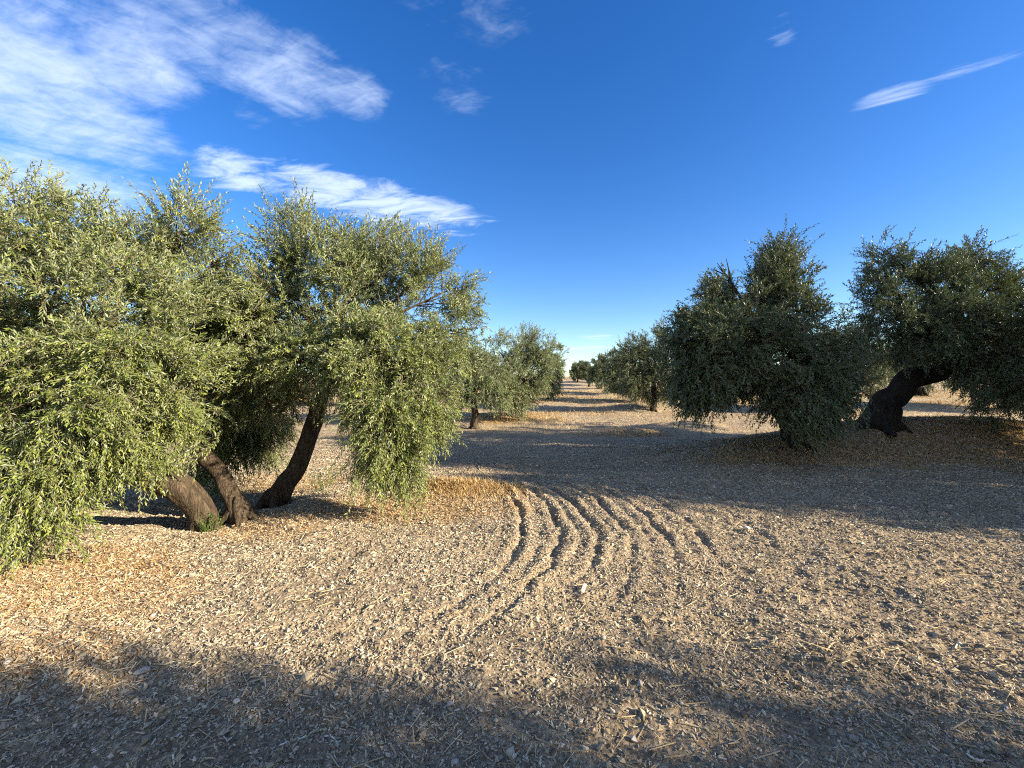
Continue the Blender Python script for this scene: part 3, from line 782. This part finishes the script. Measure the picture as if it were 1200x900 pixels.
# ------------------------------------------------------------------ weeds and single finds on the ground
def weed(label, x, y, h, n, seed, spread=.12):
    r_ = np.random.default_rng(seed)
    z = gz(x, y)
    t = thing('weed', (x, y, z), label, 'weed')
    Vs, Fs = [], []; Ss = []
    for k in range(n):
        bx, by = r_.normal(0, spread * .4, 2); a = r_.uniform(0, 6.28); top = np.array([bx + spread * math.cos(a) * r_.uniform(.1, 1), by + spread * math.sin(a) * r_.uniform(.1, 1), h * r_.uniform(.5, 1)])
        b0 = np.array([bx, by, -.02]); Ss.append(tube([b0, (b0 + top) / 2 + r_.normal(0, .01, 3), top], [.003, .0025, .0012], 5, .05, seed + k, 0, .02))
        for q in range(14):
            u = r_.uniform(.2, 1); p = b0 + (top - b0) * u; dd = norm(r_.normal(size=3) + [0, 0, .5]); sd = norm(np.cross(dd, [0, .1, 1])); L = r_.uniform(.02, .045)
            Vs.append(np.array([p, p + dd * L * .5 + sd * L * .22, p + dd * L, p + dd * L * .5 - sd * L * .22])); 
    V = np.vstack(Vs); Fq = np.arange(len(V)).reshape(-1, 4)
    link('leaves', make_mesh('leaves', V, [Fq], WEED, {'rnd': np.repeat(r_.uniform(0, .9, len(V) // 4), 4)}), t)
    V, Q, T = join(Ss); link('stems', make_mesh('stems', V, [Q, T], WEED, {'rnd': np.full(len(V), .3)}), t)
x, y = ground_px(247, 617); weed('bright green weed at the foot of the two leaning trunks', x, y, .24, 16, 5)
x, y = ground_px(372, 575); weed('thin green sprouts right behind the foot of the slim trunk', x, y + .1, .38, 12, 6, .16)

def stone(name, label, cat, px, py, size, mat, seed, yaw=0., sub=2, rnd=.6, tilt=0):
    import bmesh
    bm = bmesh.new(); bmesh.ops.create_icosphere(bm, subdivisions=sub, radius=1)
    me = bpy.data.meshes.new(name); bm.to_mesh(me); bm.free()
    n = len(me.vertices); V = np.empty(n * 3); me.vertices.foreach_get('co', V); V = V.reshape(-1, 3)
    r_ = np.random.default_rng(seed)
    for _ in range(7):      # knock flat facets off
        nn = norm(r_.normal(size=3)); dd = V @ nn; lim = r_.uniform(.55, .85); V -= np.outer(np.maximum(dd - lim, 0), nn)
    V *= 1 + .06 * vnoise3(V * 3 + seed, seed)[:, None]
    V = V * np.array(size) / 2
    me.vertices.foreach_set('co', V.ravel()); me.materials.append(mat)
    at = me.attributes.new('rnd', 'FLOAT', 'POINT'); at.data.foreach_set('value', np.full(n, rnd, np.float32)); me.update()
    x, y = ground_px(px, py)
    o = link(name, me, None, (x, y, float(ground_z(np.array([x]), np.array([y]))[0]) + size[2] * .3)); o.rotation_euler = (tilt, 0, yaw)
    tag(o, label, cat)
stone('stone', 'small pale stone lying by itself right of the furrows in the sun', 'stone', 875, 622, (.085, .06, .05), STONE, 1, .3, rnd=1)
stone('stone', 'flat grey stone in the shade at the lower left', 'stone', 168, 788, (.09, .06, .035), STONE, 2, .4, rnd=.55)
stone('stone', 'round white pebble below the sunny patch at lower left', 'stone', 277, 825, (.034, .03, .026), STONE, 3, rnd=1)
stone('stone', 'white pebble close to the left edge of the picture', 'stone', 7, 781, (.04, .034, .03), STONE, 4, rnd=1)
stone('stone', 'flat squarish stone in the shade at bottom centre', 'stone', 527, 829, (.045, .038, .02), STONE, 5, .8, rnd=.6)
stone('stone', 'grey stone at the bottom edge near the middle', 'stone', 533, 893, (.035, .03, .022), STONE, 6, .1, rnd=.6)
stone('stone', 'brownish stone in the shade at the bottom right', 'stone', 1001, 871, (.042, .04, .03), STONE, 7, .5, rnd=.25)
stone('stone', 'small stone where the furrows fade into shade', 'stone', 707, 752, (.035, .03, .03), STONE, 8, .5, rnd=.7)

def chip(name, label, cat, px, py, L, W, Hh, yaw, pitch, mat, seed=0, curve=0):
    n = 9; u = np.linspace(-.5, .5, n)
    r_ = np.random.default_rng(seed)
    C = np.c_[u * L, curve * L * (u ** 2) * 4, np.zeros(n)]
    sec = np.array([[0, -.5, -.5], [0, .5, -.5], [0, .45, .5], [0, -.4, .5]])
    V = (C[:, None] + sec[None] * np.array([0, W, Hh]) * (1 - .35 * np.abs(u * 2) ** 3)[:, None, None] + r_.normal(0, .0012, (n, 4, 3))).reshape(-1, 3)
    i = np.arange(n * 4).reshape(n, 4)
    Q = np.stack([i[:-1], np.roll(i, -1, 1)[:-1], np.roll(i, -1, 1)[1:], i[1:]], -1).reshape(-1, 4)
    Q = np.vstack([Q, [[3, 2, 1, 0]], [[n * 4 - 4, n * 4 - 3, n * 4 - 2, n * 4 - 1]]])
    me = make_mesh(name, V, [Q], mat, {'rnd': np.full(len(V), .85)})
    x, y = ground_px(px, py)
    o = link(name, me, None, (x, y, float(ground_z(np.array([x]), np.array([y]))[0]) + .012 + Hh / 2)); o.rotation_euler = (0, pitch, yaw)
    tag(o, label, cat)
chip('wood_splinter', 'pale straight wood splinter lying among the furrows', 'wood splinter', 684, 693, .115, .026, .012, 1.15, -.1, WOODCHIP, 1)
chip('wood_splinter', 'curled white sliver of wood at the bottom right corner', 'wood splinter', 1146, 895, .05, .012, .006, -.5, .0, WOODCHIP, 2, .35)

def stick(label, pts_px, r, seed, lift=.02, mat=STRAW, name='dry_twig', forks=3):
    t = []
    W = []
    for k, (px, py) in enumerate(pts_px):
        x, y = ground_px(px, py); z = float(ground_z(np.array([x]), np.array([y]), False)[0]) + lift * (1 + k % 2) + r
        W.append([x, y, z])
    W = np.array(W); t.append(tube(W, np.linspace(r, r * .4, len(W)), 6, .1, seed, .3, .02))
    r_ = np.random.default_rng(seed)
    for q in range(forks):
        a = W[0] + (W[-1] - W[0]) * r_.uniform(.2, .8); e = a + np.array([*r_.normal(0, .07, 2), r_.uniform(.02, .07)])
        t.append(tube([a, (a + e) / 2, e], [r * .6, r * .5, r * .25], 5, .1, seed + q, .3, .02))
    V, Q, T = join(t); o = W[0].copy()
    ob = link(name, make_mesh(name, V - o, [Q, T], mat, {'rnd': np.full(len(V), .6)}), None, tuple(o))
    tag(ob, label, 'twig')
stick('dry forked twig standing out of the soil in the sunny ground lower right', [(968, 770), (978, 762), (990, 768), (1004, 778)], .005, 3, .02, forks=5)
stick('thin pale stalk lying across the soil left of centre bottom', [(488, 862), (500, 850), (512, 840)], .003, 4, .012, forks=1)
stick('dry branch lying on the soil right of the slim trunk, where the furrows start', [(573, 566), (585, 572), (598, 582), (606, 590)], .008, 6, .03, forks=2)
stick('crooked dark twig in the shade at the bottom right of the furrows', [(812, 790), (822, 802), (830, 808), (842, 806)], .004, 9, .015, TWIG, forks=3)

# ------------------------------------------------------------------ sun, sky
SUN_TO = np.array([.94, -.34]); SUN_EL = 21.5
az = math.atan2(SUN_TO[0], SUN_TO[1])            # from +Y clockwise
el = math.radians(SUN_EL)
sd = bpy.data.lights.new('sun', 'SUN'); sd.energy = 5.0; sd.angle = math.radians(.6); sd.color = (1.0, .87, .68)
so = bpy.data.objects.new('sun', sd); COL.objects.link(so)
from mathutils import Vector
v = Vector((SUN_TO[0] * math.cos(el), SUN_TO[1] * math.cos(el), math.sin(el)))
so.rotation_euler = v.to_track_quat('Z', 'Y').to_euler(); so.location = (20, -12, 12)

w = bpy.data.worlds.new('World'); scene.world = w; w.use_nodes = True
nt = w.node_tree; nt.nodes.clear(); ln = nt.links
sky = N(nt, 'ShaderNodeTexSky'); sky.sky_type = 'NISHITA'; sky.sun_disc = False
sky.sun_elevation = el; sky.sun_rotation = az; sky.air_density = 1.0; sky.dust_density = .35; sky.ozone_density = 2.2; sky.altitude = 500
hsv = N(nt, 'ShaderNodeHueSaturation'); hsv.inputs['Saturation'].default_value = 1.36; hsv.inputs['Value'].default_value = 1.12; hsv.inputs['Hue'].default_value = .514
ln.new(sky.outputs[0], hsv.inputs['Color'])
tc = N(nt, 'ShaderNodeTexCoord')
sep = N(nt, 'ShaderNodeSeparateXYZ'); ln.new(tc.outputs['Generated'], sep.inputs[0])
dx, dy, dz = sep.outputs
zc = mth(nt, 'MAXIMUM', dz, .03)
cu = mth(nt, 'DIVIDE', dx, zc); cv = mth(nt, 'DIVIDE', dy, zc)     # a flat cloud layer overhead
comb = N(nt, 'ShaderNodeCombineXYZ'); ln.new(cu, comb.inputs[0]); ln.new(cv, comb.inputs[1])
def cl_uv(px, py):
    z = (450 - py) / F; return ((px - 600) / F / z, 1 / z)
def wnoise(scale, detail, rough, ang, stretch, off=0, dist=0.):
    mp = N(nt, 'ShaderNodeMapping'); mp.vector_type = 'TEXTURE' 
    mp.inputs['Rotation'].default_value = (0, 0, ang); mp.inputs['Scale'].default_value = (stretch, 1, 1); mp.inputs['Location'].default_value = (off, off * .7, 0)
    ln.new(comb.outputs[0], mp.inputs[0])
    n = N(nt, 'ShaderNodeTexNoise', i_Scale=scale, i_Detail=detail, i_Roughness=rough, i_Distortion=dist); ln.new(mp.outputs[0], n.inputs['Vector'])
    return n.outputs['Fac']
def wmask(p0, p1, width, soft=1.0):
    """soft streak between two photo positions on the cloud layer"""
    a = np.array(cl_uv(*p0)); b = np.array(cl_uv(*p1)); c = (a + b) / 2; L = np.linalg.norm(b - a) / 2; ang = math.atan2(*(b - a)[::-1])
    mp = N(nt, 'ShaderNodeMapping'); mp.vector_type = 'TEXTURE'
    mp.inputs['Location'].default_value = (*c, 0); mp.inputs['Rotation'].default_value = (0, 0, ang); mp.inputs['Scale'].default_value = (L, width, 1)
    ln.new(comb.outputs[0], mp.inputs[0])
    l = N(nt, 'ShaderNodeVectorMath', operation='LENGTH'); ln.new(mp.outputs[0], l.inputs[0])
    mr = N(nt, 'ShaderNodeMapRange', interpolation_type='SMOOTHSTEP'); ln.new(l.outputs['Value'], mr.inputs[0])
    mr.inputs[1].default_value = 1.25; mr.inputs[2].default_value = .25; mr.inputs[3].default_value = 0; mr.inputs[4].default_value = soft
    return mr.outputs[0]
def mx(*a):
    r = a[0]
    for q in a[1:]: r = mth(nt, 'MAXIMUM', r, q)
    return r
def remap(v, a, b, lo=0., hi=1.):
    mr = N(nt, 'ShaderNodeMapRange', interpolation_type='SMOOTHSTEP'); ln.new(v, mr.inputs[0])
    mr.inputs[1].default_value = a; mr.inputs[2].default_value = b; mr.inputs[3].default_value = lo; mr.inputs[4].default_value = hi
    return mr.outputs[0]
fl = wnoise(5.6, 9, .66, .5, 1.6, 3.1, .4)          # fluffy ripples
fl2 = wnoise(15, 6, .65, -.35, 2.4, 1.0, .5)
big = wnoise(1.5, 3, .5, .5, 1.6, 5.0)
field = mx(wmask((20, 20), (260, 130), .42, 1.0), wmask((-50, 240), (200, 230), .5, .9), wmask((250, 110), (340, 150), .3, .62), wmask((-300, 30), (250, 150), .85, 1.1), wmask((-200, 230), (260, 205), .65, 1.05), wmask((150, -10), (450, 150), .36, .95), wmask((0, -60), (350, 60), .5, .9), wmask((330, 60), (470, 150), .24, .95), wmask((400, -20), (680, 10), .34, .64), wmask((430, 70), (620, 130), .26, .60), wmask((-100, 0), (330, -60), .4, .8))
def shape(tn, m, k=1.5):
    t = mth(nt, 'MULTIPLY', mth(nt, 'SUBTRACT', tn, .35), 3.5)      # noise stretched to about 0..1
    return mth(nt, 'MULTIPLY', remap(mth(nt, 'ADD', t, mth(nt, 'MULTIPLY', mth(nt, 'SUBTRACT', m, 1.0), k)), -.05, 1.32), remap(m, 0.02, .35))
tex = mth(nt, 'ADD', mth(nt, 'ADD', mth(nt, 'MULTIPLY', fl, .45), mth(nt, 'MULTIPLY', fl2, .27)), mth(nt, 'MULTIPLY', big, .28))
c1 = shape(mth(nt, 'ADD', tex, .045), field)
st = mx(wmask((190, 175), (575, 275), .36, 1.0), wmask((380, 225), (600, 266), .28, .95), wmask((200, 170), (330, 225), .3, .95))
stn = wnoise(7.5, 9, .66, -.25, 2.4, 2.2, .6)
c2 = shape(mth(nt, 'ADD', stn, .10), st)
wi = mx(wmask((965, 128), (1130, 92), .10, .95), wmask((1040, 108), (1260, 40), .085, .85), wmask((910, -5), (920, 65), .06, .75), wmask((1030, 70), (1070, 50), .05, .4), wmask((715, 90), (735, 80), .04, .42), wmask((990, 70), (1010, 66), .03, .3),
        wmask((940, 25), (975, 30), .03, .3), wmask((1130, 55), (1160, 45), .05, .3))
win = wnoise(11, 9, .68, -.5, 4.0, 4.0, .5)
c3 = shape(win, wi)
lo = mx(wmask((675, 396), (727, 394), .7, .9), wmask((645, 405), (712, 411), 1.0, .85), wmask((650, 421), (710, 424), 1.6, .6))
c4 = shape(mth(nt, 'ADD', wnoise(1.3, 5, .6, 0, 1.5, 9.), .05), lo, .9)
cl = mth(nt, 'MULTIPLY', mx(mth(nt, 'MULTIPLY', c1, .95), c2, mth(nt, 'MULTIPLY', c3, .7), c4), .80, True)
fill_cloud = mth(nt, 'MULTIPLY', remap(mth(nt, 'ADD', wnoise(.9, 6, .6, .4, 1.5, 12.), .1), .4, .7, 0, .6), remap(mth(nt, 'MULTIPLY', dy, -1.0), -.05, .35))   # broken cloud added out of view behind the camera, as neutral fill light
cl = mth(nt, 'MAXIMUM', mth(nt, 'MULTIPLY', cl, remap(dy, 0.0, .12)), fill_cloud)
cl = mth(nt, 'MULTIPLY', cl, remap(dz, .04, .09))
CLOUD_COL = (4.3, 5.0, 6.2)
colr = mixc(nt, cl, hsv.outputs[0], CLOUD_COL)
bg = N(nt, 'ShaderNodeBackground', i_Strength=.08); ln.new(colr, bg.inputs[0])
wo = N(nt, 'ShaderNodeOutputWorld'); ln.new(bg.outputs[0], wo.inputs[0])

# ------------------------------------------------------------------ camera and view
cd = bpy.data.cameras.new('camera'); cd.sensor_width = 36; cd.lens = F / 1200 * 36; cd.clip_start = .05; cd.clip_end = 3000
co = bpy.data.objects.new('camera', cd); COL.objects.link(co)
co.location = (0, 0, CAM_H); co.rotation_euler = (math.radians(90), 0, 0)
scene.camera = co
vs = scene.view_settings; vs.view_transform = 'Standard'; vs.look = 'None'; vs.gamma = 1; vs.use_curve_mapping = False; vs.exposure = 1.5
scene.cycles.use_denoising = False; scene.cycles.filter_width = 1.1
scene.cycles.max_bounces = 6; scene.cycles.diffuse_bounces = 2; scene.cycles.glossy_bounces = 2; scene.cycles.transmission_bounces = 3
scene.cycles.use_adaptive_sampling = True; scene.cycles.adaptive_threshold = .02
